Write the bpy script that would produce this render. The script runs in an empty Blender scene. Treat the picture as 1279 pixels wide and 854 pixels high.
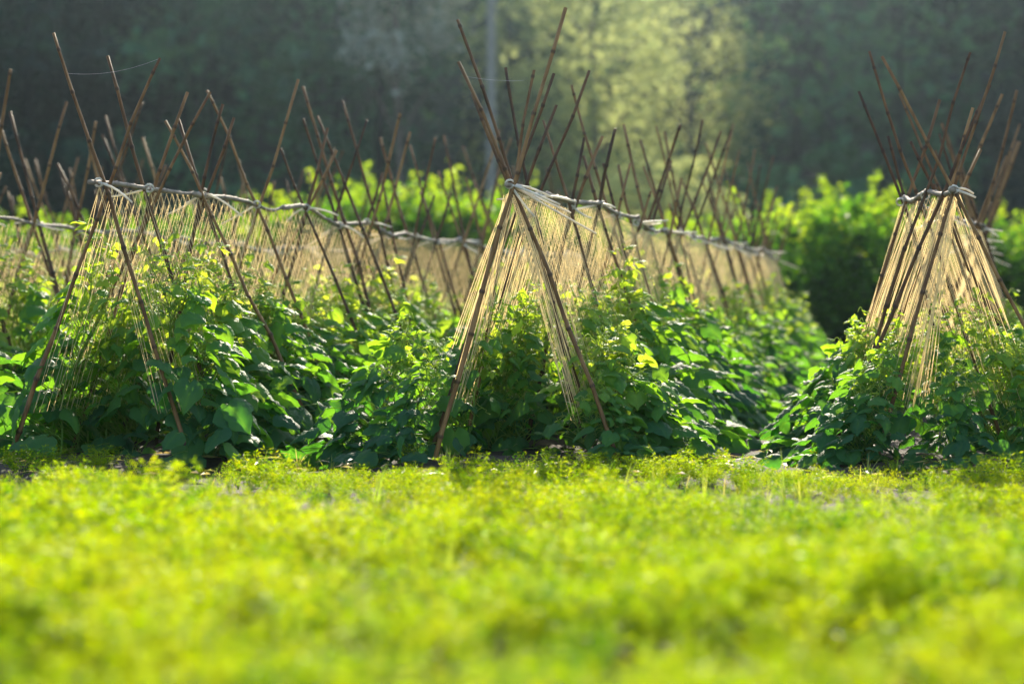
import bpy, math, random
import numpy as np
from mathutils import Vector

random.seed(7)
rng = np.random.default_rng(11)
R = math.radians
scene = bpy.context.scene
COL = scene.collection

# ------------------------------------------------------------------ measures
F = 3020.0            # focal length in photo pixels (85 mm on 36 mm, 1279 px wide)
HOR = 403.0           # horizon row in the photo
CAMH = 0.755
D0 = 12.2             # distance to the near ends of the rows
SL = 0.212            # sideways drift of the rows per metre of depth
U = np.array([SL, 1.0, 0.0]); U /= np.linalg.norm(U)      # along a row
V = np.array([U[1], -U[0], 0.0])                           # across a row
PITCH = 1.4           # row end length


def W(px, py, d):
    return np.array([(px - 640.0) * d / F, d, CAMH + (HOR - py) * d / F])


# ------------------------------------------------------------------ mesh builder
class MB:
    def __init__(self):
        self.v, self.q, self.t, self.a, self.n = [], [], [], [], 0

    def add(self, v, q=None, t=None, a=0.0):
        v = np.asarray(v, float).reshape(-1, 3)
        if q is not None and len(q):
            self.q.append(np.asarray(q, int) + self.n)
        if t is not None and len(t):
            self.t.append(np.asarray(t, int) + self.n)
        self.v.append(v)
        self.a.append(np.broadcast_to(np.asarray(a, float), (len(v),)))
        self.n += len(v)

    def tube(self, pts, rad, sides=6, a=0.0, cap=True):
        pts = np.asarray(pts, float)
        m = len(pts)
        rad = np.broadcast_to(np.asarray(rad, float), (m,))
        tan = np.gradient(pts, axis=0)
        tan /= np.linalg.norm(tan, axis=1)[:, None] + 1e-12
        ref = np.array([0.31, 0.17, 0.93]) if abs(tan[:, 2]).mean() < 0.9 else np.array([0.95, 0.2, 0.1])
        n1 = np.cross(tan, ref); n1 /= np.linalg.norm(n1, axis=1)[:, None] + 1e-12
        n2 = np.cross(tan, n1)
        an = np.linspace(0, 2 * math.pi, sides, endpoint=False)
        ring = (pts[:, None, :] + rad[:, None, None] * (np.cos(an)[None, :, None] * n1[:, None, :]
                + np.sin(an)[None, :, None] * n2[:, None, :])).reshape(-1, 3)
        i = np.arange(m - 1)[:, None] * sides
        j = np.arange(sides)[None, :]
        k = (j + 1) % sides
        q = np.stack([i + j, i + k, i + sides + k, i + sides + j], -1).reshape(-1, 4)
        t = []
        if cap and sides > 2:
            for s in range(1, sides - 1):
                t.append((0, s + 1, s)); b = (m - 1) * sides; t.append((b, b + s, b + s + 1))
        self.add(ring, q, t, a)

    def build(self, name, mat, parent=None, origin=(0, 0, 0), smooth=True):
        me = bpy.data.meshes.new(name)
        v = np.concatenate(self.v) - np.asarray(origin, float)
        q = np.concatenate(self.q) if self.q else np.zeros((0, 4), int)
        t = np.concatenate(self.t) if self.t else np.zeros((0, 3), int)
        me.vertices.add(len(v)); me.vertices.foreach_set('co', v.astype(np.float32).ravel())
        li = np.concatenate([q.ravel(), t.ravel()]).astype(np.int32)
        me.loops.add(len(li)); me.loops.foreach_set('vertex_index', li)
        ls = np.concatenate([np.arange(len(q)) * 4, len(q) * 4 + np.arange(len(t)) * 3]).astype(np.int32)
        me.polygons.add(len(ls)); me.polygons.foreach_set('loop_start', ls)
        me.update(calc_edges=True)
        if smooth:
            me.polygons.foreach_set('use_smooth', np.ones(len(ls), bool))
        at = me.attributes.new('tint', 'FLOAT', 'POINT')
        at.data.foreach_set('value', np.concatenate(self.a).astype(np.float32))
        me.materials.append(mat)
        me.validate()
        o = bpy.data.objects.new(name, me)
        COL.objects.link(o)
        if parent is not None:
            o.parent = parent
        return o


def tag(o, label=None, cat=None, group=None, kind=None):
    for k, x in (('label', label), ('category', cat), ('group', group), ('kind', kind)):
        if x:
            o[k] = x
    return o


def empty(name, loc, rz=0.0):
    o = bpy.data.objects.new(name, None)
    COL.objects.link(o)
    o.location = loc
    o.rotation_euler = (0, 0, rz)
    o.empty_display_size = 0.2
    return o


KIDS = {}


def copy_thing(o):
    c = o.copy(); COL.objects.link(c)
    for ch in KIDS[o.name]:
        d = ch.copy(); COL.objects.link(d); d.parent = c
    return c


# ------------------------------------------------------------------ materials
def new_mat(name):
    m = bpy.data.materials.new(name); m.use_nodes = True
    nt = m.node_tree; nt.nodes.clear()
    out = nt.nodes.new('ShaderNodeOutputMaterial')
    return m, nt, out


def N(nt, typ, **kw):
    n = nt.nodes.new(typ)
    for k, x in kw.items():
        if k.startswith('_'):
            setattr(n, k[1:], x)
        else:
            n.inputs[k.replace('__', ' ')].default_value = x
    return n


def ramp(nt, stops):
    r = nt.nodes.new('ShaderNodeValToRGB')
    e = r.color_ramp.elements
    while len(e) < len(stops):
        e.new(0.5)
    for i, (p, c) in enumerate(stops):
        e[i].position = p; e[i].color = (*c, 1)
    return r


def leaf_mat(name, stops, tstops, mix=0.4, rough=0.5, spec=0.4, obj_var=0.15, bump=0.0, bscale=60.0, noise_scale=3.0):
    """Leaf: glossy front plus light shining through; colour runs with each leaf's own age (tint)."""
    m, nt, out = new_mat(name)
    L = nt.links
    at = N(nt, 'ShaderNodeAttribute', _attribute_name='tint')
    oi = nt.nodes.new('ShaderNodeObjectInfo')
    no = N(nt, 'ShaderNodeTexNoise', Scale=noise_scale, Detail=3.0)
    tc = nt.nodes.new('ShaderNodeTexCoord')
    L.new(tc.outputs['Object'], no.inputs['Vector'])
    mr = N(nt, 'ShaderNodeMapRange', From__Min=0.0, From__Max=1.0, To__Min=-obj_var, To__Max=obj_var)
    L.new(oi.outputs['Random'], mr.inputs['Value'])
    mr2 = N(nt, 'ShaderNodeMapRange', From__Min=0.3, From__Max=0.7, To__Min=-0.13, To__Max=0.13)
    L.new(no.outputs['Fac'], mr2.inputs['Value'])
    a1 = N(nt, 'ShaderNodeMath', _operation='ADD'); a2 = N(nt, 'ShaderNodeMath', _operation='ADD', _use_clamp=True)
    L.new(at.outputs['Fac'], a1.inputs[0]); L.new(mr.outputs[0], a1.inputs[1])
    L.new(a1.outputs[0], a2.inputs[0]); L.new(mr2.outputs[0], a2.inputs[1])
    r1 = ramp(nt, stops); r2 = ramp(nt, tstops)
    L.new(a2.outputs[0], r1.inputs[0]); L.new(a2.outputs[0], r2.inputs[0])
    p = N(nt, 'ShaderNodeBsdfPrincipled', Roughness=rough)
    p.inputs['Specular IOR Level'].default_value = spec
    L.new(r1.outputs[0], p.inputs['Base Color'])
    tr = nt.nodes.new('ShaderNodeBsdfTranslucent')
    L.new(r2.outputs[0], tr.inputs['Color'])
    mx = N(nt, 'ShaderNodeMixShader', Fac=mix)
    L.new(p.outputs[0], mx.inputs[1]); L.new(tr.outputs[0], mx.inputs[2])
    L.new(mx.outputs[0], out.inputs[0])
    if bump > 0:
        bn = N(nt, 'ShaderNodeTexNoise', Scale=bscale, Detail=2.0)
        L.new(tc.outputs['Object'], bn.inputs['Vector'])
        b = N(nt, 'ShaderNodeBump', Strength=bump, Distance=0.01)
        L.new(bn.outputs['Fac'], b.inputs['Height'])
        L.new(b.outputs[0], p.inputs['Normal'])
    return m


M = {}
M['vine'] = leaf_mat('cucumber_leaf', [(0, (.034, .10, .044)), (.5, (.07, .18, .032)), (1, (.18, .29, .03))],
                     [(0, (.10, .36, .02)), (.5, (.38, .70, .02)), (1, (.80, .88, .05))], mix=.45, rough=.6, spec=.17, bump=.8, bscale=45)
M['stem'] = leaf_mat('vine_stem', [(0, (.10, .20, .04)), (1, (.34, .42, .08))], [(0, (.3, .5, .06)), (1, (.75, .85, .18))], mix=.5, rough=.5)
M['crop'] = leaf_mat('feathery_crop', [(0, (.025, .07, .004)), (.5, (.07, .12, .004)), (1, (.15, .17, .008))],
                     [(0, (.05, .21, .001)), (.5, (.36, .51, .001)), (1, (.56, .59, .002))], mix=.58, rough=.55, spec=.15, obj_var=0, noise_scale=1.2)
M['weed'] = leaf_mat('weed_blade', [(0, (.08, .16, .02)), (.6, (.2, .24, .04)), (1, (.36, .27, .1))],
                     [(0, (.3, .5, .03)), (.6, (.6, .65, .06)), (1, (.7, .5, .2))], mix=.45, rough=.5)
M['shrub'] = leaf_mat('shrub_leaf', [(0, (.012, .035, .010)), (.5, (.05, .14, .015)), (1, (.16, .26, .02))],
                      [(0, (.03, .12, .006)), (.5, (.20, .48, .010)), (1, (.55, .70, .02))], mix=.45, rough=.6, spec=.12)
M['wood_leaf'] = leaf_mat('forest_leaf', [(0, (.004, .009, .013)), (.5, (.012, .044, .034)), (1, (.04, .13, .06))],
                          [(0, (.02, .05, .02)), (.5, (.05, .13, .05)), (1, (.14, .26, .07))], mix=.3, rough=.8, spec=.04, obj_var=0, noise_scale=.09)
M['glow_leaf'] = leaf_mat('glow_tree_leaf', [(0, (.07, .12, .05)), (1, (.18, .22, .08))], [(0, (.40, .48, .15)), (1, (.66, .68, .24))], mix=.5, rough=.8, spec=.08)  # glow of the sunlit haze put into pale, strongly translucent leaf colour
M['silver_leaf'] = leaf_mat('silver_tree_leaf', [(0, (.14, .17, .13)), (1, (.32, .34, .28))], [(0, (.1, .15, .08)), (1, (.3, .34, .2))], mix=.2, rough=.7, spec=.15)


def bamboo_mat():
    m, nt, out = new_mat('bamboo'); L = nt.links
    oi = nt.nodes.new('ShaderNodeObjectInfo'); at = N(nt, 'ShaderNodeAttribute', _attribute_name='tint')
    tc = nt.nodes.new('ShaderNodeTexCoord')
    no = N(nt, 'ShaderNodeTexNoise', Scale=9.0, Detail=5.0)
    mp = nt.nodes.new('ShaderNodeMapping'); mp.inputs['Scale'].default_value = (3, 3, .6)
    L.new(tc.outputs['Object'], mp.inputs[0]); L.new(mp.outputs[0], no.inputs['Vector'])
    r = ramp(nt, [(0, (.045, .024, .012)), (.45, (.135, .068, .026)), (1, (.30, .165, .06))])
    mr = N(nt, 'ShaderNodeMapRange', From__Min=.3, From__Max=.7, To__Min=-.3, To__Max=.3); L.new(no.outputs['Fac'], mr.inputs['Value'])
    a = N(nt, 'ShaderNodeMath', _operation='ADD', _use_clamp=True)
    a0 = N(nt, 'ShaderNodeMath', _operation='MULTIPLY_ADD'); a0.inputs[1].default_value = .75; a0.inputs[2].default_value = .1
    L.new(oi.outputs['Random'], a0.inputs[0]); L.new(a0.outputs[0], a.inputs[0]); L.new(mr.outputs[0], a.inputs[1])
    L.new(a.outputs[0], r.inputs[0])
    dk = N(nt, 'ShaderNodeMix', _data_type='RGBA'); dk.inputs[7].default_value = (.035, .022, .014, 1)
    L.new(at.outputs['Fac'], dk.inputs[0]); L.new(r.outputs[0], dk.inputs[6])
    p = N(nt, 'ShaderNodeBsdfPrincipled', Roughness=.65); p.inputs['Specular IOR Level'].default_value = .22
    L.new(dk.outputs[2], p.inputs['Base Color'])
    b = N(nt, 'ShaderNodeBump', Strength=.4, Distance=.004); L.new(no.outputs['Fac'], b.inputs['Height']); L.new(b.outputs[0], p.inputs['Normal'])
    L.new(p.outputs[0], out.inputs[0])
    return m


def simple_mat(name, c1, c2, scale=20.0, rough=.7, trans=None, tmix=.3, bump=.3, bdist=.01):
    m, nt, out = new_mat(name); L = nt.links
    tc = nt.nodes.new('ShaderNodeTexCoord')
    no = N(nt, 'ShaderNodeTexNoise', Scale=scale, Detail=6.0); L.new(tc.outputs['Object'], no.inputs['Vector'])
    r = ramp(nt, [(.3, c1), (.7, c2)]); L.new(no.outputs['Fac'], r.inputs[0])
    p = N(nt, 'ShaderNodeBsdfPrincipled', Roughness=rough); p.inputs['Specular IOR Level'].default_value = .3
    L.new(r.outputs[0], p.inputs['Base Color'])
    b = N(nt, 'ShaderNodeBump', Strength=bump, Distance=bdist); L.new(no.outputs['Fac'], b.inputs['Height']); L.new(b.outputs[0], p.inputs['Normal'])
    if trans:
        t = N(nt, 'ShaderNodeBsdfTranslucent', Color=(*trans, 1)); mx = N(nt, 'ShaderNodeMixShader', Fac=tmix)
        L.new(p.outputs[0], mx.inputs[1]); L.new(t.outputs[0], mx.inputs[2]); L.new(mx.outputs[0], out.inputs[0])
    else:
        L.new(p.outputs[0], out.inputs[0])
    return m


M['bamboo'] = bamboo_mat()
M['ridge'] = simple_mat('weathered_cane', (.15, .115, .08), (.34, .27, .19), 14, .8)
M['net'] = simple_mat('net_string', (.70, .57, .38), (.85, .73, .52), 8, .5, (1.0, .86, .58), .85, 0.1)
M['tie'] = simple_mat('tie_strip', (.62, .56, .44), (.82, .77, .66), 25, .4, (.85, .78, .6), .35)
M['bark'] = simple_mat('bark', (.05, .04, .032), (.11, .09, .07), 4, .85)
M['pale_bark'] = simple_mat('pale_pole', (.13, .13, .11), (.19, .185, .16), 3, .95)
M['soil'] = simple_mat('soil', (.018, .012, .008), (.055, .036, .022), 7, .95, bump=.9, bdist=.03)
M['slope'] = simple_mat('hill_ground', (.012, .022, .014), (.03, .045, .022), .3, .95)
M['thread'] = simple_mat('spider_silk', (.7, .7, .7), (.8, .8, .8), 5, .25)

# ------------------------------------------------------------------ ground and hill
def smooth01(x):
    x = np.clip(x, 0, 1); return x * x * (3 - 2 * x)


def wob(x, y, f, s):
    return np.sin(x * f + s) * np.cos(y * f * 1.13 + 2 * s) + .5 * np.sin(x * f * 2.3 - y * f * 1.9 + s * 3)


def ground():
    xs = np.concatenate([np.linspace(-290, -12, 24)[:-1], np.linspace(-12, 12, 161)[:-1], np.linspace(12, 290, 25)])
    ys = np.concatenate([np.linspace(-60, 0, 12)[:-1], np.linspace(0, 34, 221)[:-1], np.linspace(34, 290, 40)])
    X, Y = np.meshgrid(xs, ys)
    near = ((abs(X) < 11.9) & (Y > 0) & (Y < 33.8)).astype(float)
    Z = near * (.018 * wob(X, Y, 5.1, .4) + .012 * wob(X, Y, 17.0, 1.7) + rng.normal(0, .006, X.shape))
    for i in range(-4, 4):       # slightly raised beds under the rows
        c = (i * 2.08) + SL * (Y - D0)
        Z += near * .07 * np.exp(-((X - c) / .55) ** 4) * smooth01((Y - 11.4) / .7) * smooth01((29 - Y) / 1.0)
    m = MB(); ny, nx = X.shape
    i = np.arange(ny - 1)[:, None] * nx; j = np.arange(nx - 1)[None, :]
    q = np.stack([i + j, i + j + 1, i + nx + j + 1, i + nx + j], -1).reshape(-1, 4)
    m.add(np.stack([X, Y, Z], -1), q)
    return tag(m.build('ground', M['soil']), kind='structure')


def hill_z(x, y):
    xc = 2.9 + .056 * (y - 42)
    return -0.6 + 42 * smooth01((y - 72) / 106) * (1 - .45 * np.exp(-((x - xc) / 6.0) ** 2)) + 2.0 * wob(x, y, .05, .3) * smooth01((y - 78) / 30)


def hill():
    xs = np.linspace(-160, 160, 60); ys = np.linspace(70, 286, 50)
    X, Y = np.meshgrid(xs, ys); Z = hill_z(X, Y)
    m = MB(); ny, nx = X.shape
    i = np.arange(ny - 1)[:, None] * nx; j = np.arange(nx - 1)[None, :]
    q = np.stack([i + j, i + j + 1, i + nx + j + 1, i + nx + j], -1).reshape(-1, 4)
    m.add(np.stack([X, Y, Z], -1), q)
    return tag(m.build('hill', M['slope']), kind='structure')


ground(); hill()

# ------------------------------------------------------------------ leaf clouds (shrubs, trees)
def leaf_cloud(mb, centres, size, tint, up=0.35, aspect=.6):
    """One bent diamond leaf (two triangles sharing a midrib) per centre."""
    c = np.asarray(centres); n = len(c)
    d = rng.normal(size=(n, 3)); d[:, 2] *= .6; d /= np.linalg.norm(d, axis=1)[:, None]
    nn = rng.normal(size=(n, 3)) * (1 - up); nn[:, 2] += up * 1.5
    s = np.cross(nn, d); s /= np.linalg.norm(s, axis=1)[:, None] + 1e-9
    nn = np.cross(d, s)
    sz = np.broadcast_to(size, (n,)) * rng.uniform(.65, 1.3, n)
    L = (d * sz[:, None]); Wd = s * (sz * aspect * .5)[:, None]; H = nn * (sz * .12)[:, None]
    v = np.stack([c - L * .5, c + Wd + H - L * .05, c + L * .5 - H, c - Wd + H - L * .05], 1).reshape(-1, 3)
    b = np.arange(n)[:, None] * 4
    t = np.concatenate([b + np.array([0, 1, 2]), b + np.array([0, 2, 3])])
    mb.add(v, None, t, np.repeat(np.broadcast_to(tint, (n,)), 4))


def clump_points(n_clump, per, rad, ctr, crad, zsq=1.0):
    """Points gathered in clumps that are spread through an uneven ellipsoid."""
    d = rng.normal(size=(n_clump, 3)); d /= np.linalg.norm(d, axis=1)[:, None]
    r = rng.uniform(.45, 1.0, n_clump) ** .6
    cc = ctr + d * r[:, None] * rad
    p = rng.normal(size=(n_clump, per, 3)) * crad * rng.uniform(.6, 1.2, (n_clump, 1, 1))
    p[:, :, 2] *= zsq
    return (cc[:, None, :] + p).reshape(-1, 3), np.repeat(rng.uniform(-.18, .18, n_clump), per)


def shrub_proto(h, w, seed):
    """Bushy shrub: several leaning stems, leaf clumps around them."""
    f = MB(); b = MB()
    pts, tn = clump_points(115, 60, np.array([w * .5, w * .5, h * .40]), np.array([0, 0, h * .50]), .125)
    pts[:, 2] = np.abs(pts[:, 2])
    keep = pts[:, 2] > .12
    pts, tn = pts[keep], tn[keep]
    shade_ramp = np.clip((pts[:, 2] / h - .25) * .9, 0, 1)  # shade of the bush base painted into the leaf tint, darker downward
    leaf_cloud(f, pts, .115, np.clip(shade_ramp * .75 - .1 + tn * 1.6 + rng.uniform(-.1, .25, len(pts)), 0, 1), .4)
    for k in range(16):       # stray shoots beyond the outline
        a = rng.uniform(0, 6.28); rr = rng.uniform(.1, .5) * w; z0 = h * rng.uniform(.6, .92)
        t = np.linspace(0, 1, 26)[:, None]
        q = np.array([math.cos(a) * rr, math.sin(a) * rr, z0]) + t * np.array([math.cos(a) * .2, math.sin(a) * .2, h * rng.uniform(.08, .2)]) + rng.normal(0, .035, (26, 3))
        leaf_cloud(f, q, .1, rng.uniform(.6, 1), .3)
    for k in range(7):
        a = rng.uniform(0, 6.28); tip = np.array([math.cos(a) * w * .35, math.sin(a) * w * .35, h * rng.uniform(.6, .95)])
        mid = tip * np.array([.35, .35, .5])
        tt = np.linspace(0, 1, 7)[:, None]
        p = (1 - tt) ** 2 * np.zeros(3) + 2 * tt * (1 - tt) * mid + tt ** 2 * tip
        b.tube(p, np.linspace(.025, .006, 7), 5)
    return f, b


def place_shrubs():
    protos = []
    spots = []
    # (px, top_y, depth): the line of bushes behind the rows
    lst = [(-30, 262, 39), (60, 275, 38), (150, 265, 40), (245, 258, 38), (330, 262, 41), (415, 232, 38), (480, 222, 39), (545, 232, 38.5),
           (610, 228, 40), (690, 262, 41), (770, 268, 40), (850, 275, 41), (925, 268, 39), (1000, 250, 36), (1065, 224, 34), (1150, 262, 37),
           (1235, 270, 36), (1310, 262, 38), (1105, 262, 35.5), (-110, 255, 40), (1390, 258, 39)]
    named = {14: 'tallest bright green bush between the middle and the end-on trellis',
             13: 'yellow-green bush just beyond the far end of the middle trellis',
             18: 'lower bright bush half hidden behind the end-on trellis\'s furrow side'}
    pr = []
    for s in range(5):
        f, b = shrub_proto(2.5, 2.1, s)
        r = empty('leafy_shrub', (0, 0, 0))
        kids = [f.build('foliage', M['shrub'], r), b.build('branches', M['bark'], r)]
        KIDS[r.name] = kids; pr.append([r, False])
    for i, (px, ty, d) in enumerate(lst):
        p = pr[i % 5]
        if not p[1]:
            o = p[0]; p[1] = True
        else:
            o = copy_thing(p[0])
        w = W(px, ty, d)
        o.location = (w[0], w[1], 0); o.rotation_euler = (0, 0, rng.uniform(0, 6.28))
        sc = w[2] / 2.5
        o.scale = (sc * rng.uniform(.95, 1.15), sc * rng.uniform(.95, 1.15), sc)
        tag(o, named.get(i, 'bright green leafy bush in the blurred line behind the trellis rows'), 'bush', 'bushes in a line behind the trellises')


place_shrubs()


def tree(name, label, base, h, w, mat, n_clump, per, leaf, crad, bark, trunk_r, low=.3, cat='tree', group=None):
    r = empty(name, base)
    f = MB(); b = MB()
    pts, tn = clump_points(n_clump, per, np.array([w * .5, w * .5, h * (1 - low) * .5]), np.array([0, 0, h * (low + (1 - low) * .5)]), crad, .7)
    pts[:, 2] = np.maximum(pts[:, 2], .15)
    leaf_cloud(f, pts, leaf, np.clip(.5 + tn + rng.uniform(-.2, .2, len(pts)), 0, 1), .4)
    zz = np.linspace(0, h * .85, 9)
    p = np.stack([np.sin(zz * .5) * .1, np.cos(zz * .4) * .08, zz - .3], -1)
    b.tube(p, np.linspace(trunk_r, trunk_r * .25, 9), 8)
    for k in range(9):
        z0 = h * rng.uniform(low * .8, .75); a = rng.uniform(0, 6.28)
        tt = np.linspace(0, 1, 6)[:, None]
        tip = np.array([math.cos(a) * w * .42, math.sin(a) * w * .42, z0 + h * .15])
        b.tube(np.array([0, 0, z0]) * (1 - tt) + tip * tt + np.array([0, 0, .3]) * np.sin(tt * 3), np.linspace(trunk_r * .4, .02, 6), 5)
    f.build('crown', mat, r); b.build('trunk', bark, r)
    return tag(r, label, cat, group)


w = W(835, 403, 62); tree('round_tree', 'pale green rounded tree glowing in the mist beyond the bushes', (w[0], w[1], 0), 4.9, 4.6, M['glow_leaf'], 90, 60, .2, .3, M['bark'], .12, .12)
w = W(745, 403, 74); tree('glow_tree', 'tall yellow-green tree caught by the sunbeam at the wood\'s edge', (w[0], w[1], 0), 13.5, 4.6, M['glow_leaf'], 90, 70, .22, .6, M['bark'], .2, .25)
for (px, d, h, wd) in ((665, 82, 14.5, 4.2), (865, 86, 15, 4.8)):  # two extra trees added to brighten the backdrop like glowing haze
    w = W(px, 403, d); tree('glow_tree', {665: 'taller added tree next to the straight pole, pale leaves carrying the haze glow', 865: 'added pale tree above the low rounded one, leaves carrying the haze glow'}[px], (w[0], w[1], 0), h, wd, M['glow_leaf'], 90, 70, .22, .6, M['bark'], .2, .22)
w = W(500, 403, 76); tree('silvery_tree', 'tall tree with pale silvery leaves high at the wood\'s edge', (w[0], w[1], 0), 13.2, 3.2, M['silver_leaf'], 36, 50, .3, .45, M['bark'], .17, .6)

# a pale straight pole in front of the wood
w = W(614, 403, 66)
pm = MB(); zz = np.linspace(-.5, 11.5, 24)
pm.tube(np.stack([zz * 0 + w[0], zz * 0 + w[1], zz], -1), np.linspace(.16, .11, 24), 12)
tag(pm.build('utility_pole', M['pale_bark'], None), 'tall pale straight pole standing before the dark wood', 'pole')


def forest():
    m = MB()
    spots = []
    for row, d in enumerate(np.arange(80, 172, 7.0)):
        half = d * .30 + 14
        for x in np.arange(-half, half, 4.6):
            spots.append((x + rng.uniform(-1.8, 1.8), d + rng.uniform(-3, 3)))
    for (x, y) in spots:
        h = rng.uniform(12, 20); hz = float(hill_z(np.array(x), np.array(y))); h = min(h, max(.45 * (y - 48) - hz, 5.0))
        if abs(x - (2.9 + .056 * (y - 42))) < 4.6:
            h = max(h * .34, 6.0)
        wd = rng.uniform(4.5, 7.0); z0 = float(hill_z(np.array(x), np.array(y)))
        pts, tn = clump_points(22, 26, np.array([wd * .5, wd * .5, h * .46]), np.array([x, y, z0 + h * .54]), .75, .6)
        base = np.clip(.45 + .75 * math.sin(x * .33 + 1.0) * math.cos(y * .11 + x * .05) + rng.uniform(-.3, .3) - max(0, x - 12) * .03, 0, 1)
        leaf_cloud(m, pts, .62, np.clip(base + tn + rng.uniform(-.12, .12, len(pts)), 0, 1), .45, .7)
        zt = np.linspace(z0 - .4, z0 + h * .8, 5)
        m.tube(np.stack([zt * 0 + x, zt * 0 + y, zt], -1), np.linspace(.2, .05, 5), 5, 0.0)
    return tag(m.build('forest', M['wood_leaf'], smooth=False), 'dark blurred wooded hillside rising behind the field', 'forest', None, 'stuff')


forest()

# ------------------------------------------------------------------ bamboo trellises
def cane(pa, pb, r0, r1, bend=0.0, seed=0, nodes=.27, sides=8):
    """A bamboo cane from pa to pb: taper, slight bow, swollen joints."""
    m = MB(); g = np.random.default_rng(seed)
    ln = np.linalg.norm(pb - pa)
    ts = [0.0]; tn = [0.0]; amp = [1.0]
    s = g.uniform(.06, nodes)
    while s < ln - .03:
        for ds, k in ((-.014, 1.0), (-.005, 1.30), (.004, 1.34), (.014, 1.0)):
            ts.append(s + ds); amp.append(k); tn.append(.75 if k > 1.2 else 0)
        s += nodes * g.uniform(.8, 1.25)
    ts.append(ln); amp.append(1.02); tn.append(0)
    ts = np.array(ts) / ln
    d = (pb - pa) / ln
    side = np.cross(d, [0, 1, 0.01]); side /= np.linalg.norm(side)
    fwd = np.cross(d, side)
    p = pa + (pb - pa) * ts[:, None] + side * (bend * 4 * ts * (1 - ts))[:, None] + fwd * (bend * .6 * np.sin(ts * 5))[:, None]
    kink = np.interp(ts, np.linspace(0, 1, 9), g.normal(0, .006, 9))
    p += side * kink[:, None]
    rad = (r0 + (r1 - r0) * ts) * np.array(amp) * np.interp(ts, np.linspace(0, 1, 7), g.uniform(.93, 1.07, 7))
    m.tube(p, rad, sides, np.repeat(np.array(tn), sides))
    return m


def tie_mb(c, seed, big=1.0, tails=None):
    """Wraps of strip around a crossing with loose tails."""
    g = np.random.default_rng(seed); m = MB()
    for k in range(3):
        a = np.linspace(0, 2 * math.pi * 1.05, 15)
        ax = U * math.cos(.5 * k) + np.array([0, 0, math.sin(.9 * k)]) * .6
        ax /= np.linalg.norm(ax)
        e1 = np.cross(ax, [0.2, .3, .9]); e1 /= np.linalg.norm(e1); e2 = np.cross(ax, e1)
        rr = .022 * big
        p = c + (np.cos(a)[:, None] * e1 + np.sin(a)[:, None] * e2) * rr + ax * (a[:, None] - 3) * .003 * big
        m.tube(p, .0045 * big, 5)
    nt = g.integers(1, 4) if tails is None else len(tails)
    for k in range(nt):
        if tails is None:
            sgn = g.choice([-1, 1]); ln = g.uniform(.13, .30)
            e = c + V * sgn * ln * .8 + U * g.uniform(-.3, .3) * ln + np.array([0, 0, g.uniform(-.55, .05) * ln])
        else:
            e = tails[k]
        t = np.linspace(0, 1, 6)[:, None]
        p = c + (e - c) * t + np.array([0, 0, 1]) * (np.sin(t * math.pi) * g.uniform(-.015, .02))
        wv = np.array([0, 0, 1.0]) * .0055 * big
        v = np.concatenate([p + wv, p - wv]); n = len(p)
        m.tube(p, np.linspace(.0072, .0055, 6) * big, 5)
    return m


def foot_of(tip, mid):
    """Run the line tip->mid on to a little under the soil."""
    d = mid - tip; k = (-.05 - tip[2]) / d[2]
    return tip + d * k


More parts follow.
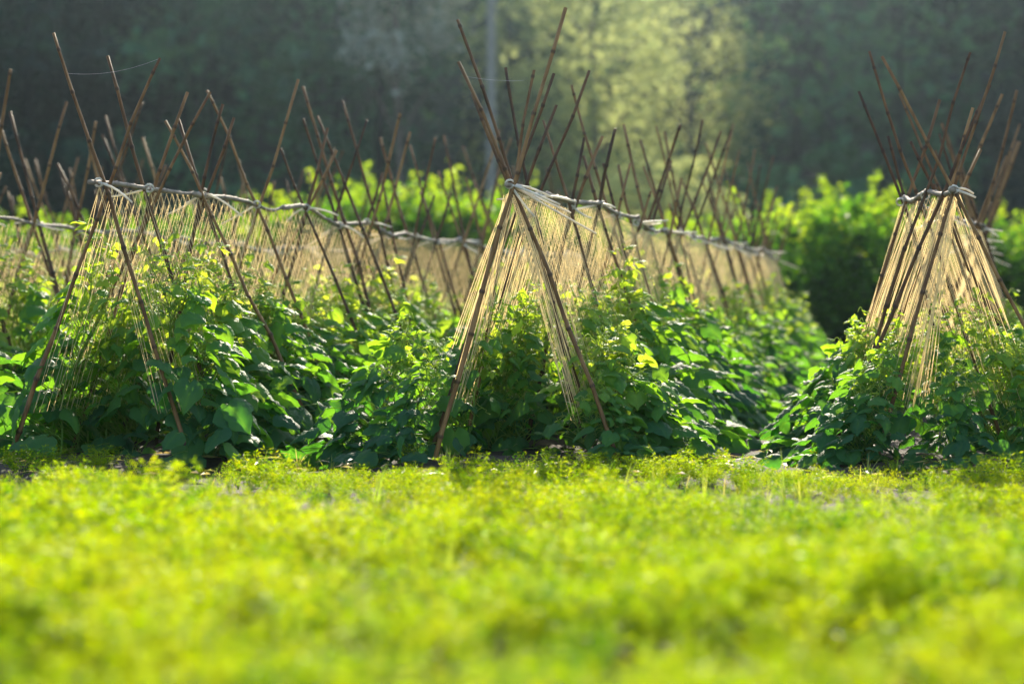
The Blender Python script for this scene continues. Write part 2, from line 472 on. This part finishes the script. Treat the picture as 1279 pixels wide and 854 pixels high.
def trellis(label, X0, crossings, front, half=.40, skip_generic=0, net=True, fan=None, seed=0, tails=None, both=True, zbot=.3, spacing=.058):
    """crossings: ridge points; front: explicit poles [(tip px, py, px2, py2, depth, bend)]."""
    g = np.random.default_rng(seed)
    org = np.array([crossings[0][0], crossings[0][1], 0.0])
    root = empty('bamboo_trellis', org)
    tag(root, label, 'trellis', 'bamboo pole trellises set out in rows')
    npole = 0
    for i, (tx, ty, mx, my, d, bend) in enumerate(front):
        tip = W(tx, ty, d)
        mid = W(mx, my, d)
        ft = foot_of(tip, mid)
        off = (ft - tip) @ V
        ft = ft - np.array([0, 1, 0]) * 0 + U * 0
        cane(ft, tip, g.uniform(.0112, .0138), g.uniform(.0072, .0092), bend, seed * 100 + i).build('pole', M['bamboo'], root, org); npole += 1
    for k, c in enumerate(crossings):
        if k < skip_generic:
            continue
        c = np.array(c)
        ns = [(-1, .02), (1, -.02)] + ([(g.choice([-1, 1]), .06)] if g.random() < .8 else [])
        for (s, o) in ns:
            if npole >= 98:
                break
            a = half * g.uniform(.75, 1.3)
            ft = np.array([c[0], c[1], -.05]) - V * s * a + U * g.uniform(-.16, .16)
            cc = c + U * o + V * g.uniform(-.025, .025) + np.array([0, 0, g.uniform(-.03, .02)])
            ln = g.uniform(.45, 1.02) if g.random() < .75 else g.uniform(.22, .45)
            d = (cc - ft); tip = cc + d / np.linalg.norm(d) * ln
            cane(ft, tip, g.uniform(.0105, .0165), g.uniform(.0075, .0108), g.normal(0, .03), seed * 100 + 50 + npole).build('pole', M['bamboo'], root, org); npole += 1
    # ridge cane lashed along the crossings
    cr = np.array([np.array(c) for c in crossings])
    s = np.concatenate([[0], np.cumsum(np.linalg.norm(np.diff(cr, axis=0), axis=1))])
    L = s[-1]
    def ridge(t):
        return np.stack([np.interp(t, s, cr[:, i]) for i in range(3)], -1)
    ss = np.arange(-.06, L + .05, .1)
    pts = np.stack([np.interp(np.clip(ss, 0, L), s, cr[:, i]) for i in range(3)], -1)
    ext = np.clip(ss, None, 0)
    pts += ext[:, None] * (U if cr[1][1] - cr[0][1] > 0 else U)
    sag = np.interp(ss, np.arange(-1, L + 2, .42), g.normal(0, .014, len(np.arange(-1, L + 2, .42))))
    pts[:, 2] += sag + .014
    # several canes laid end over end
    robs = []
    i0 = 0
    while i0 < len(ss) - 4:
        i1 = min(i0 + int(g.integers(11, 18)), len(ss) - 1)
        if len(ss) - 1 - i1 < 5:
            i1 = len(ss) - 1
        seg = pts[i0:i1 + 1].copy()
        n = len(seg); tt = np.linspace(0, 1, n)
        seg[:, 2] += np.interp(tt, [0, .12, .88, 1], [.006, 0, 0, g.uniform(.012, .024)])
        seg += V * (g.normal(0, .007) + np.interp(tt, [0, 1], g.normal(0, .01, 2)))[:, None]
        fine = np.linspace(0, n - 1, (n - 1) * 4 + 1)
        sp = np.stack([np.interp(fine, np.arange(n), seg[:, q]) for q in range(3)], -1)
        ker = np.array([1, 2, 3, 2, 1]) / 9.0
        for q in range(3):
            sp[2:-2, q] = np.convolve(sp[:, q], ker, 'valid')
        rad = np.linspace(g.uniform(.0125, .016), g.uniform(.009, .012), len(sp))
        off = int(g.integers(2, 6))
        rad[off::9] *= 1.35
        rm = MB(); rm.tube(sp, rad, 7)
        rb = rm.build('ridge_cane', M['ridge'], root, org)
        robs.append((sp[len(sp) // 2], rb))
        i0 = i1 - 1
        if i1 >= len(ss) - 1:
            break
    for k, c in enumerate(crossings):
        big = 1.0
        tie_mb(np.array(c) + [0, 0, .012], seed * 77 + k, big, tails if (k == 0 and tails) else [] if (seed == 3 and k < 3) else None).build('tie', M['tie'], min(robs, key=lambda r: np.linalg.norm(r[0] - c))[1], org)
    # net of thin strings on both sloping sides
    nm = MB()
    sides = [-1, 1]
    q = np.arange(3)
    for sd in sides:
        for fam in (-1, 1):
            st = np.arange(0.0, L, spacing) + g.uniform(-.012, .012, len(np.arange(0.0, L, spacing)))
            for s0 in st:
                top = ridge(s0); top[2] -= .01
                b = min(max(s0 + fam * .16 + g.uniform(-.03, .03), -.05), L)
                bot = ridge(np.clip(b, 0, L)); bot = bot + U * min(b, 0)
                bot = np.array([bot[0], bot[1], 0]) + V * sd * half * (1 - zbot / 1.42) + np.array([0, 0, zbot])
                mid = top * .5 + bot * .5 + V * g.normal(0, .006) + U * g.normal(0, .012)
                nm.tube(np.array([top, mid, bot]), .00125, 3, cap=False)
    if fan:
        for (tx, ty, bx, by, n, spread, d) in fan:
            for k in range(n):
                f = k / max(n - 1, 1)
                dd = d + f * .35
                top = W(tx + f * 8, ty + g.uniform(0, 10), d + f * .15)
                bot = W(bx + f * spread + g.uniform(-3, 3), by + g.uniform(-10, 10), dd)
                nm.tube(np.array([top, top * .5 + bot * .5 + V * g.normal(0, .006), bot]), g.uniform(.0013, .0022), 3, cap=False)
    nm.build('string_net', M['net'], root, org)
    return root


def row_crossings(X0, n, z0=1.42, step=.7, start=0.0, seed=0, d0=D0):
    g = np.random.default_rng(seed)
    out = []
    for k in range(n):
        s = start + k * step + (g.uniform(-.12, .12) if k else 0)
        out.append((X0 + SL * s, d0 + s, z0 + g.normal(0, .022)))
    return out


# middle row
C_front = [(707, 10, 645, 228, 12.2, .012), (573, 78, 635, 232, 12.22, -.02), (573, 25, 637, 225, 12.6, -.015), (692, 92, 650, 222, 12.5, .01),
           (668, 88, 646, 210, 12.9, .0), (694, 131, 660, 219, 13.0, -.01), (590, 118, 640, 240, 13.0, .0),
           (630, 85, 651, 183, 13.2, .01), (735, 88, 675, 240, 13.3, -.015), (680, 150, 712, 262, 13.9, .0), (730, 172, 715, 256, 13.95, .01), (752, 170, 720, 256, 14.0, 0)]
cc = [W(637, 233, 12.2), W(672, 248, 13.1), W(714, 259, 13.95)] + [np.array(c) for c in row_crossings(0.0, 16, start=2.5, seed=3)]
tails = [W(691, 247, 12.25), W(700, 256, 12.15), W(668, 271, 12.2), W(745, 292, 12.6), W(664, 234, 12.2), W(713, 266, 12.5)]
trellis('bamboo trellis with white strips flying from the steep peak of its near end', 0.0, cc, C_front, .40, 3,
        fan=[(633, 240, 566, 430, 14, 32, 12.25), (630, 240, 600, 420, 7, 10, 12.5), (640, 240, 716, 520, 7, 18, 12.3)], seed=1, tails=tails)
# row to its left
L_front = [(68, 42, 130, 240, 12.2, -.012), (198, 72, 125, 270, 12.25, .01), (135, 70, 187, 240, 12.85, .02), (263, 115, 180, 278, 12.9, -.01), (234, 115, 196, 232, 13.0, 0),
           (210, 150, 257, 250, 13.6, 0), (278, 130, 257, 240, 13.65, .02), (293, 147, 256, 252, 13.7, 0), (225, 148, 254, 240, 13.75, 0),
           (260, 113, 321, 262, 14.6, -.01), (375, 100, 325, 260, 14.65, .01), (398, 145, 447, 270, 16.4, 0), (410, 160, 384, 262, 15.5, 0), (420, 187, 382, 265, 15.6, 0), (352, 185, 385, 265, 15.5, 0)]
lc = [W(124, 231, 12.2), W(187, 238, 12.85), W(255, 243, 13.7), W(321, 258, 14.6), W(383, 262, 15.5)] + [np.array(c) for c in row_crossings(-2.08, 14, start=4.25, seed=4)]
trellis('dark pole trellis whose wavy grey ridge cane starts beside two long crossed poles', -2.08, lc, L_front, .42, 5, seed=2, spacing=.085)
# end-on row
R_front = [(1256, 40, 1195, 243, 12.2, .02), (1237, 107, 1186, 224, 12.4, 0), (1101.5, 71, 1187, 236, 12.2, -.012), (1213, 66, 1156, 243, 12.8, .01), (1082, 66, 1148, 254, 13.2, -.01),
           (1072, 115, 1124, 253, 13.9, -.02), (1139, 176, 1172, 246, 13.0, 0), (1175, 125, 1135, 254, 13.6, .01), (1215, 135, 1187, 232, 13.0, 0), (1226, 187, 1198, 244, 12.9, 0), (1110, 170, 1130, 255, 14.0, 0)]
rc = [W(1191, 240, 12.2), W(1156, 247, 12.9), W(1125, 255, 13.8)] + [np.array(c) for c in [(2.75, 15.2, 1.40), (3.1, 16.4, 1.42), (3.42, 17.6, 1.43)]] + [np.array(c) for c in row_crossings(2.22, 9, start=6.3, seed=5)]
trellis('trellis seen end-on beside the open furrow, strings hanging thick from its near peak', 2.22, rc, R_front, .45, 3,
        fan=[(1188, 240, 1128, 500, 20, 36, 12.2), (1178, 243, 1100, 490, 16, 30, 12.45), (1164, 246, 1082, 475, 14, 26, 12.8), (1140, 251, 1066, 460, 12, 20, 13.3), (1193, 242, 1262, 430, 5, 8, 12.3)], seed=3,
        tails=[W(1219, 247, 12.2), W(1216, 242, 12.3)], spacing=.125)
# rows behind on the far side
trellis('second pole trellis back, seen through the net of the dark one', -4.16, row_crossings(-4.16, 18, seed=6), [], .42, 0, seed=4, spacing=.09)
trellis('farthest pole trellis, its blurred tips just above the two rows before it', -6.24, row_crossings(-6.24, 18, seed=7), [], .42, 0, seed=5, spacing=.09)

# ------------------------------------------------------------------ cucumber vines
OUT = np.array([(-.16, .10), (-.15, .26), (-.02, .42), (.16, .50), (.34, .45), (.48, .34), (.66, .27), (.85, .12), (1.0, 0.0)])


def leaf_blade(mb, pos, dirv, nrm, size, tint, droop, g):
    """Five-lobed cucumber leaf, folded along the midrib, puckered between the veins."""
    dirv = dirv / np.linalg.norm(dirv)
    sv = np.cross(nrm, dirv); sv /= np.linalg.norm(sv) + 1e-9
    nv = np.cross(dirv, sv)
    nst = len(OUT); cols = 4
    o = OUT.copy()
    o[:, 1] *= g.uniform(.88, 1.1)
    o[:-1] += g.normal(0, .018, (nst - 1, 2))
    mid = np.clip(np.linspace(-.02, 1.0, nst), 0, 1)
    verts = []; 
    fold = g.uniform(.1, .4)
    ph = g.uniform(0, 6)
    for side in (1, -1):
        for i in range(nst):
            for c in range(cols + 1):
                t = c / cols
                x = mid[i] * (1 - t) + o[i, 0] * t
                y = o[i, 1] * t
                z = fold * y - 1.35 * y * y - droop * max(x, 0) ** 1.8 + .034 * (1 if i % 2 else -1) * 4 * t * (1 - t) + .02 * math.sin(9 * x + 14 * y + ph)
                verts.append((x, y * side, z))
    v = np.array(verts)
    P = pos + size * (v[:, :1] * dirv + v[:, 1:2] * sv + v[:, 2:] * nv)
    q = []
    H = nst * (cols + 1)
    for sidx in (0, 1):
        for i in range(nst - 1):
            for c in range(cols):
                a = sidx * H + i * (cols + 1) + c
                f = (a, a + 1, a + cols + 2, a + cols + 1)
                q.append(f if sidx == 1 else f[::-1])
    vein = np.tile(np.array([.10] + [0.0] * cols), nst * 2)
    mb.add(P, q, None, np.clip(tint + vein, 0, 1))


def vine_proto(seed, hmax):
    """x points away from the row, y along it; the stem climbs the leaning string."""
    g = np.random.default_rng(seed)
    fo, st, te = MB(), MB(), MB()
    stems = []
    for k in range(3):
        h = hmax * g.uniform(.75, 1.06)
        t = np.linspace(0, 1, 14)
        ph = g.uniform(0, 6)
        p = np.stack([-.30 * h * t + .03 * np.sin(t * 9 + ph) + (.04 if k else 0), (-.1, .1, .0)[k] + .05 * np.sin(t * 7 + ph * 2), h * t], -1)
        st.tube(p, np.linspace(.006, .003, 14), 5, .2)
        stems.append((p, h))
    def put(base, hfrac, big, out_bias):
        a = g.normal(0, .95)
        if g.random() < .16:
            a += math.pi
        pl = big * g.uniform(.5, 1.35)
        up = g.uniform(.05, .6)
        hd = np.array([math.cos(a), math.sin(a), 0])
        pe = base + hd * pl * .85 + np.array([0, 0, pl * up])
        t = np.linspace(0, 1, 5)[:, None]
        pp = base * (1 - t) + pe * t + np.array([0, 0, .03]) * np.sin(t * 3.1)
        st.tube(pp, np.linspace(.0035, .0026, 5), 4, .3 + .4 * hfrac)
        tilt = g.normal(-.25, .27) if hfrac < .8 else g.normal(0.0, .5)
        a2 = a + g.normal(0, .3)
        dv = np.array([math.cos(a2) * math.cos(tilt), math.sin(a2) * math.cos(tilt), math.sin(tilt)])
        nr = np.array([-math.cos(a2) * math.sin(tilt), -math.sin(a2) * math.sin(tilt), math.cos(tilt)]) + g.normal(0, .22, 3)
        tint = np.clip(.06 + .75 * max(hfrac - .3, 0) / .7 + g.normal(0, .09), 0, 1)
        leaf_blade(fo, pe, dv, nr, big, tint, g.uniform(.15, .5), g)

    for (p, h) in stems:
        n = 12
        for k in range(n):
            f = (k + g.uniform(.1, .9)) / n
            base = np.array([np.interp(f, np.linspace(0, 1, 14), p[:, i]) for i in range(3)])
            big = (.15 - .1 * f ** 1.5) * g.uniform(.8, 1.15)
            put(base, f, big, 1)
        # crowded little tip leaves
        for k in range(20):
            put(p[-1] + g.normal(0, .05, 3) - [0, 0, .018 * k - .06], 1.0, g.uniform(.028, .078), 1)
        # curling tendrils
        for k in range(15):
            f = g.uniform(.3, 1.0)
            b = np.array([np.interp(f, np.linspace(0, 1, 14), p[:, i]) for i in range(3)])
            a = g.uniform(0, 6.28); ln = g.uniform(.10, .26)
            t = np.linspace(0, 1, 22)
            d = np.array([math.cos(a) * .6, math.sin(a) * .6, g.uniform(.1, .9)])
            cr = .014 * np.clip(t - .55, 0, 1) / .45
            q = b + d * (ln * t)[:, None] + np.stack([cr * np.cos(t * 34), cr * np.sin(t * 34), -ln * .6 * t ** 3], -1)
            st.tube(q, np.linspace(.0028, .0016, 22), 3, 1.0, cap=False)
    # petioles reach out to fill a wedge against the leaning strings
    for k in range(58):
        z = hmax * .86 * g.random() ** 1.15
        reach = .10 + (.46 * (1 - z / (hmax * .98)) + .03) * g.uniform(.25, 1.0)
        a = g.normal(0, .75)
        q = np.array([-.30 * z + math.cos(a) * reach, math.sin(a) * reach * 1.1, z + .02])
        b = np.array([-.30 * z * .8 + .02, g.uniform(-.08, .08), max(z - reach * g.uniform(.2, .7), .01)])
        t = np.linspace(0, 1, 6)[:, None]
        st.tube(b * (1 - t) + q * t + np.array([0, 0, .05]) * np.sin(t * 3.1), np.linspace(.0036, .0024, 6), 4, .25 + .3 * z)
        tilt = g.normal(-.36, .32); a2 = a + g.normal(0, .55)
        dv = np.array([math.cos(a2) * math.cos(tilt), math.sin(a2) * math.cos(tilt), math.sin(tilt)])
        nr = np.array([-math.cos(a2) * math.sin(tilt), -math.sin(a2) * math.sin(tilt), math.cos(tilt)]) + g.normal(0, .34, 3)
        f = z / hmax
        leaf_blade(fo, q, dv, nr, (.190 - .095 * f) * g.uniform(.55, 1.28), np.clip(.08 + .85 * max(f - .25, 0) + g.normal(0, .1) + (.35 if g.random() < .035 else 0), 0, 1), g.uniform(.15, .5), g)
    return fo, st, te


VP = []
for s in range(9):
    fo, st, te = vine_proto(500 + s, [.92, 1.0, .85, .95, 1.05, .9, .98, .8, 1.1][s])
    r = empty('cucumber_vine', (0, 0, 0))
    KIDS[r.name] = [fo.build('foliage', M['vine'], r), st.build('stem', M['stem'], r)]
    VP.append([r, False])
VG = np.random.default_rng(21)


def put_vine(x, y, rz, sc, label, group, which=None):
    i = int(VG.integers(len(VP))) if which is None else which
    pr = VP[i]
    if not pr[1]:
        o = pr[0]; pr[1] = True
    else:
        o = copy_thing(pr[0])
    o.location = (x, y, 0.03); o.rotation_euler = (0, 0, rz); o.scale = (sc, sc, sc * VG.uniform(.9, 1.08))
    tag(o, label, 'vine', group)


RU = math.atan2(V[1], V[0])      # angle of the across-row direction


def vine_row(X0, s0, s1, step, half, label, group, ends=None, path=None, vs=1.0):
    for sd in (-1, 1):
        s = s0; k = 0
        while s < s1:
            cx = X0 + SL * s if path is None else path(s)
            p = np.array([cx, D0 + s, 0]) + V * sd * (half + VG.uniform(-.05, .05)) + U * VG.uniform(-.08, .08)
            rz = RU + (0 if sd > 0 else math.pi) + VG.normal(0, .25)
            lb = label
            if k == 0 and ends:
                rz = RU + (-.65 if sd > 0 else math.pi + .65)
                lb = ends[0 if sd < 0 else 1]
            put_vine(p[0], p[1], rz, VG.uniform(.84, 1.04) * vs, lb, group)
            s += step * VG.uniform(.85, 1.15); k += 1


vine_row(0, .42, 14.6, .42, .37, 'leafy cucumber vine in the row climbing the trellis with the flying white strips', 'cucumber vines on the middle trellis',
         ('cucumber vine with big drooping leaves at the strip-tied peak\'s foot, towards the dark row',
          'cucumber vine at the foot of the strip-tied peak, on the side of the open furrow'))
vine_row(-2.08, .3, 13.5, .42, .42, 'leafy cucumber vine in the row climbing the dark wavy-ridged trellis', 'cucumber vines on the dark trellis',
         ('cucumber vine under the crossed poles, at the photo\'s left edge', 'dark cucumber vine at the base of the long slanting pole of the dark trellis'))
vine_row(2.22, .0, 13.0, .46, .45, 'leafy cucumber vine in the row climbing the end-on trellis', 'cucumber vines on the end-on trellis',
         ('cucumber vine spreading into the open furrow before the end-on trellis', 'broad-leaved cucumber vine at the photo\'s right edge'),
         path=lambda s: float(np.interp(s, [0, 1.6, 3, 4.2, 5.4, 6.3, 14], [2.22, 2.21, 2.75, 3.1, 3.42, 3.556, 5.19])), vs=.72)
vine_row(-4.16, 1.4, 14.4, .52, .42, 'blurred cucumber vine on the second trellis back behind the dark one', 'cucumber vines on the second trellis back')
vine_row(-6.24, 6.5, 14.2, .55, .42, 'far cucumber vine on the farthest trellis, mostly hidden', 'cucumber vines on the farthest trellis')

for (x, y, rz, sc, lb) in [(-.52, 12.22, -2.6, .6, 'small low cucumber vine just outside the thick strings\' leg of the strip-tied peak'),
                           (.52, 12.3, -.5, .58, 'small low cucumber vine just outside the furrow-side leg of the strip-tied peak'),
                           (.02, 13.0, -1.4, .8, 'low cucumber vine filling the dark gap between the two legs below the strip-tied peak'),
                           (-2.05, 12.85, -1.7, .85, 'low cucumber vine between the two crossed legs of the dark trellis'),
                           (2.28, 12.75, -1.5, .7, 'low cucumber vine under the end-on trellis, between its legs'),
                           (1.72, 12.1, -2.5, .68, 'cucumber vine with leaves reaching the crop, at the furrow corner of the end-on trellis'),
                           (2.2, 12.0, -1.6, .55, 'small low cucumber vine just before the end-on trellis, amid the weeds'),
                           (2.68, 12.05, -1.2, .66, 'cucumber vine lying low in front of the end-on trellis, beside the crop edge'),
                           (-.72, 12.6, -2.6, .8, 'low cucumber vine spilling outwards below the strip-tied peak, towards the dark row'),
                           (.70, 12.6, -.6, .8, 'low cucumber vine spilling outwards below the strip-tied peak, into the open furrow')]:
    put_vine(x, y, rz, sc, lb, 'low cucumber vines at the row ends')

# ------------------------------------------------------------------ feathery crop in front
def feather_plant(g, h):
    """Rosette of arching fronds, each fringed with tiny leaflets."""
    vs, ts, tn = [], [], []
    n = 0
    for k in range(int(g.integers(6, 9))):
        a = g.uniform(0, 6.28); ln = h * g.uniform(.75, 1.25); lean = g.uniform(.15, .95)
        t = np.linspace(0, 1, 10)
        px = np.stack([np.cos(a) * lean * ln * t ** 1.3, np.sin(a) * lean * ln * t ** 1.3, ln * (t - .30 * lean * t ** 2.2)], -1)
        w = np.array([-math.sin(a), math.cos(a), 0]) * .0016
        # rachis
        for i in range(9):
            q = [px[i] - w, px[i] + w, px[i + 1]]
            vs += q; ts.append((n, n + 1, n + 2)); n += 3; tn += [.55] * 3
        d0 = np.array([math.cos(a), math.sin(a), 0]); s0 = np.array([-math.sin(a), math.cos(a), 0])
        tb = g.uniform(.2, .75)
        for i in range(3, 10):
            sp = ln * .26 * math.sin((i - 1.6) / 8.6 * 3.0) + .004
            for sg in (-1, 1):
                for r in range(5):
                    f = (r + 1) / 5
                    b = px[i] + s0 * sg * sp * f * .75 + d0 * sp * .2 * f
                    dv = s0 * sg * g.uniform(.2, .9) + d0 * g.uniform(-.2, .9) + np.array([0, 0, g.uniform(-.3, .6)])
                    dv /= np.linalg.norm(dv)
                    l2 = g.uniform(.010, .020); wv = np.cross(dv, g.normal(size=3)); wv /= np.linalg.norm(wv); wv *= l2 * .13
                    vs += [b - wv * .5, b + dv * l2 * .55 + wv, b + dv * l2, b + dv * l2 * .5 - wv]
                    ts += [(n, n + 1, n + 2), (n, n + 2, n + 3)]; n += 4; tn += [np.clip(tb + g.normal(0, .12), 0, 1)] * 4
    return np.array(vs), np.array(ts), np.array(tn)


def crop():
    g = np.random.default_rng(33)
    protos = [feather_plant(g, .135) for _ in range(10)]
    m = MB()
    xs, ys = [], []
    d = 2.2
    pts = []
    while d < 12.3:
        half = d * .235 + .9
        n = int(2 * half / .098)
        for x in np.linspace(-half, half, n):
            pts.append((x + g.uniform(-.045, .045), d + g.uniform(-.045, .045)))
        d += .098
    for (x, y) in pts:
        # thin out and lower patches of bare soil towards the rows
        dens = .5 + .5 * math.sin(x * 2.1 + 1.3 * math.sin(y * 1.7)) * math.sin(y * 2.3 + x)
        edge = min(max(0, (y - 6.5) / 4.5), 1)
        if g.random() < edge * (.85 - .75 * dens) + .1 + .25 * (dens < .3):
            continue
        if y > 11.9 and g.random() < .35:
            continue
        v, t, tn = protos[int(g.integers(10))]
        s = g.uniform(.6, 1.5) * (1 - .58 * edge) * (.55 + .85 * dens)
        if g.random() < .04:
            s *= 1.5
        a = g.uniform(0, 6.28); ca, sa = math.cos(a), math.sin(a)
        vv = np.stack([(v[:, 0] * ca - v[:, 1] * sa) * s + x, (v[:, 0] * sa + v[:, 1] * ca) * s + y, v[:, 2] * s * g.uniform(.85, 1.15) - .005], -1)
        m.add(vv, None, t, np.clip(tn + g.normal(0, .15) + .15 * math.sin(x * 3.1 + 2 * math.sin(y * .9)) * math.sin(y * 1.6 + x * .7), 0, 1))
    for (px, py, sc, n) in [(640, 612, 1.25, 3), (668, 612, 1.5, 3), (700, 606, 1.3, 4), (730, 600, 1.3, 4), (770, 600, 1.2, 4), (820, 604, 1.5, 5), (850, 606, 1.3, 4), (925, 612, 1.4, 5), (965, 616, 1.2, 4), (1000, 618, 1.2, 3), (1060, 622, 1.0, 3),
                             (1180, 622, 1.2, 4), (1240, 618, 1.5, 5), (1275, 612, 1.5, 4), (30, 598, 1.3, 5), (80, 592, 1.1, 5), (120, 596, 1.3, 5), (200, 606, 1.2, 4), (320, 616, 2.0, 3), (345, 620, 1.5, 3), (420, 612, 1.2, 3), (500, 622, 1.3, 5), (540, 626, 1.0, 3), (600, 630, 1.0, 3)]:
        for k in range(n):
            d = CAMH * F / (py - HOR); w = W(px, py, d)
            x = w[0] + g.normal(0, .07); y = d + g.normal(0, .08)
            v, t, tn = protos[int(g.integers(10))]
            a = g.uniform(0, 6.28); ca, sa = math.cos(a), math.sin(a); q = sc * .84 * g.uniform(.55, 1.05)
            m.add(np.stack([(v[:, 0] * ca - v[:, 1] * sa) * q + x, (v[:, 0] * sa + v[:, 1] * ca) * q + y, v[:, 2] * q], -1), None, t, np.clip(tn + g.normal(0, .1), 0, 1))
    print('crop plants', len(pts), 'verts', m.n)
    return tag(m.build('crop_foliage', M['crop'], smooth=False), 'bright yellow-green feathery crop filling the blurred foreground', 'crop', None, 'stuff')


crop()


def weeds():
    g = np.random.default_rng(44); m = MB()

    def tuft(x, y, n, h, tint):
        for k in range(n):
            a = g.uniform(0, 6.28); ln = h * g.uniform(.5, 1.2); le = g.uniform(.1, .7)
            t = np.linspace(0, 1, 5)
            p = np.stack([x + np.cos(a) * le * ln * t ** 1.6, y + np.sin(a) * le * ln * t ** 1.6, ln * (t - .25 * le * t ** 2) - .01], -1)
            w = np.array([-math.sin(a), math.cos(a), 0]) * .0042
            wd = (1 - t ** 2 * .95)[:, None] * w
            v = np.concatenate([p - wd, p + wd]); i = np.arange(4)
            m.add(v, np.stack([i, i + 5, i + 6, i + 1], -1), None, np.clip(tint + g.normal(0, .15), 0, 1))

    for (px, py, n, h, ti) in [(555, 598, 16, .16, .75), (560, 600, 10, .2, .6), (372, 590, 18, .13, .85), (350, 585, 10, .1, .9), (395, 580, 12, .12, .6), (415, 590, 9, .1, .5), (180, 575, 9, .09, .9), (145, 572, 10, .1, .85),
                               (1075, 612, 10, .12, .5), (1120, 600, 12, .16, .3), (1150, 598, 8, .13, .6), (1190, 590, 10, .22, .3), (1085, 600, 8, .14, .6), (640, 590, 10, .1, .9), (660, 600, 8, .1, .8), (700, 598, 8, .12, .7), (790, 588, 8, .1, .5)]:
        w = W(px, py, 1); d = CAMH * F / (py - HOR); w = W(px, py, d)
        tuft(w[0], w[1], n, h, ti)
    for k in range(320):
        tuft(g.uniform(-4.2, 4.2), g.uniform(10.3, 12.6), int(g.integers(3, 8)), g.uniform(.04, .11), g.choice([.2, .4, .6, .85]))
    for k in range(260):      # straw and dead leaves lying on the soil
        x = g.uniform(-3.6, 3.6); y = g.uniform(10.8, 12.9); a = g.uniform(0, 6.28); ln = g.uniform(.02, .09)
        e = np.array([math.cos(a), math.sin(a), 0]) * ln; w_ = np.array([-math.sin(a), math.cos(a), 0]) * g.uniform(.002, .012)
        c0 = np.array([x, y, .055 + g.uniform(0, .03)])
        m.add([c0 - e, c0 + w_ + [0, 0, .012], c0 + e, c0 - w_ + [0, 0, .008]], [(0, 1, 2, 3)], None, g.uniform(.85, 1))
    for k in range(240):
        y = g.uniform(2.5, 10.3)
        tuft(g.uniform(-.235, .235) * y * 1.1, y, int(g.integers(2, 5)), g.uniform(.1, .24), g.choice([.1, .3, .5, .7]))
    return tag(m.build('weeds', M['weed'], smooth=False), 'thin yellowing grass and weeds along the edge of the crop', 'weeds', None, 'stuff')


weeds()


# spider threads strung between pole tips
def thread(a, b, sag, label):
    t = np.linspace(0, 1, 16)[:, None]
    m = MB(); m.tube(a * (1 - t) + b * t - np.array([0, 0, 1]) * sag * 4 * t * (1 - t), .0004, 4)
    tag(m.build('spider_thread', M['thread']), label, 'spider thread')


thread(W(84, 92, 12.2), W(199, 74, 12.25), .03, 'fine spider thread strung between the two longest crossed poles of the dark trellis')
thread(W(579, 95, 12.22), W(655, 101, 12.5), .01, 'fine spider thread strung across the pole tips above the strip-tied peak')

# ------------------------------------------------------------------ air
def haze():
    m = MB()
    x0, x1, y0, y1, z0, z1 = -296, 296, -66, 296, -4, 92
    v = [(x, y, z) for x in (x0, x1) for y in (y0, y1) for z in (z0, z1)]
    m.add(v, [(0, 1, 3, 2), (4, 6, 7, 5), (0, 4, 5, 1), (2, 3, 7, 6), (0, 2, 6, 4), (1, 5, 7, 3)])
    mt, nt, out = new_mat('haze_air')
    pv = N(nt, 'ShaderNodeVolumePrincipled', Density=.0004, Anisotropy=.94)
    pv.inputs['Color'].default_value = (.62, .83, 1.0, 1)
    nt.links.new(pv.outputs[0], out.inputs['Volume'])
    o = m.build('haze', mt, smooth=False)
    return tag(o, 'pale morning haze over the field and hillside', 'haze', None, 'stuff')


haze()

# ------------------------------------------------------------------ light, sky, camera
EL, AZ = R(25), R(3.0)
S = Vector((math.sin(AZ) * math.cos(EL), math.cos(AZ) * math.cos(EL), math.sin(EL)))
sl = bpy.data.lights.new('sun', 'SUN'); sl.energy = 5.0; sl.angle = R(.53); sl.color = (1.0, .89, .70)
so = bpy.data.objects.new('sun', sl); COL.objects.link(so)
so.rotation_euler = (-S).to_track_quat('-Z', 'Y').to_euler(); so.location = (5, 40, 40)
wd = bpy.data.worlds.new('World'); scene.world = wd; wd.use_nodes = True
nt = wd.node_tree
bg = nt.nodes['Background']; bg.inputs[1].default_value = .15
sky = nt.nodes.new('ShaderNodeTexSky'); sky.sky_type = 'NISHITA'; sky.sun_disc = False
sky.sun_elevation = EL; sky.sun_rotation = AZ
nt.links.new(sky.outputs[0], bg.inputs[0])

cam = bpy.data.cameras.new('camera'); co = bpy.data.objects.new('camera', cam); COL.objects.link(co)
cam.lens = 85; cam.sensor_width = 36; cam.clip_start = .1; cam.clip_end = 1500
co.location = (0, 0, CAMH); co.rotation_euler = (R(90) - math.atan((427 - HOR) / F), 0, 0)
cam.dof.use_dof = True; cam.dof.focus_distance = 12.35; cam.dof.aperture_fstop = 1.6; cam.dof.aperture_blades = 0
scene.camera = co

scene.view_settings.view_transform = 'Standard'
scene.view_settings.look = 'None'
scene.view_settings.gamma = 1.0
scene.view_settings.exposure = 1.4
cy = scene.cycles
cy.use_denoising = True
try:
    cy.denoiser = 'OPENIMAGEDENOISE'
except Exception:
    pass
cy.max_bounces = 6; cy.diffuse_bounces = 3; cy.glossy_bounces = 2; cy.transmission_bounces = 4; cy.volume_bounces = 0; cy.transparent_max_bounces = 6
cy.sample_clamp_indirect = 6.0; cy.sample_clamp_direct = 20.0
cy.caustics_reflective = False; cy.caustics_refractive = False
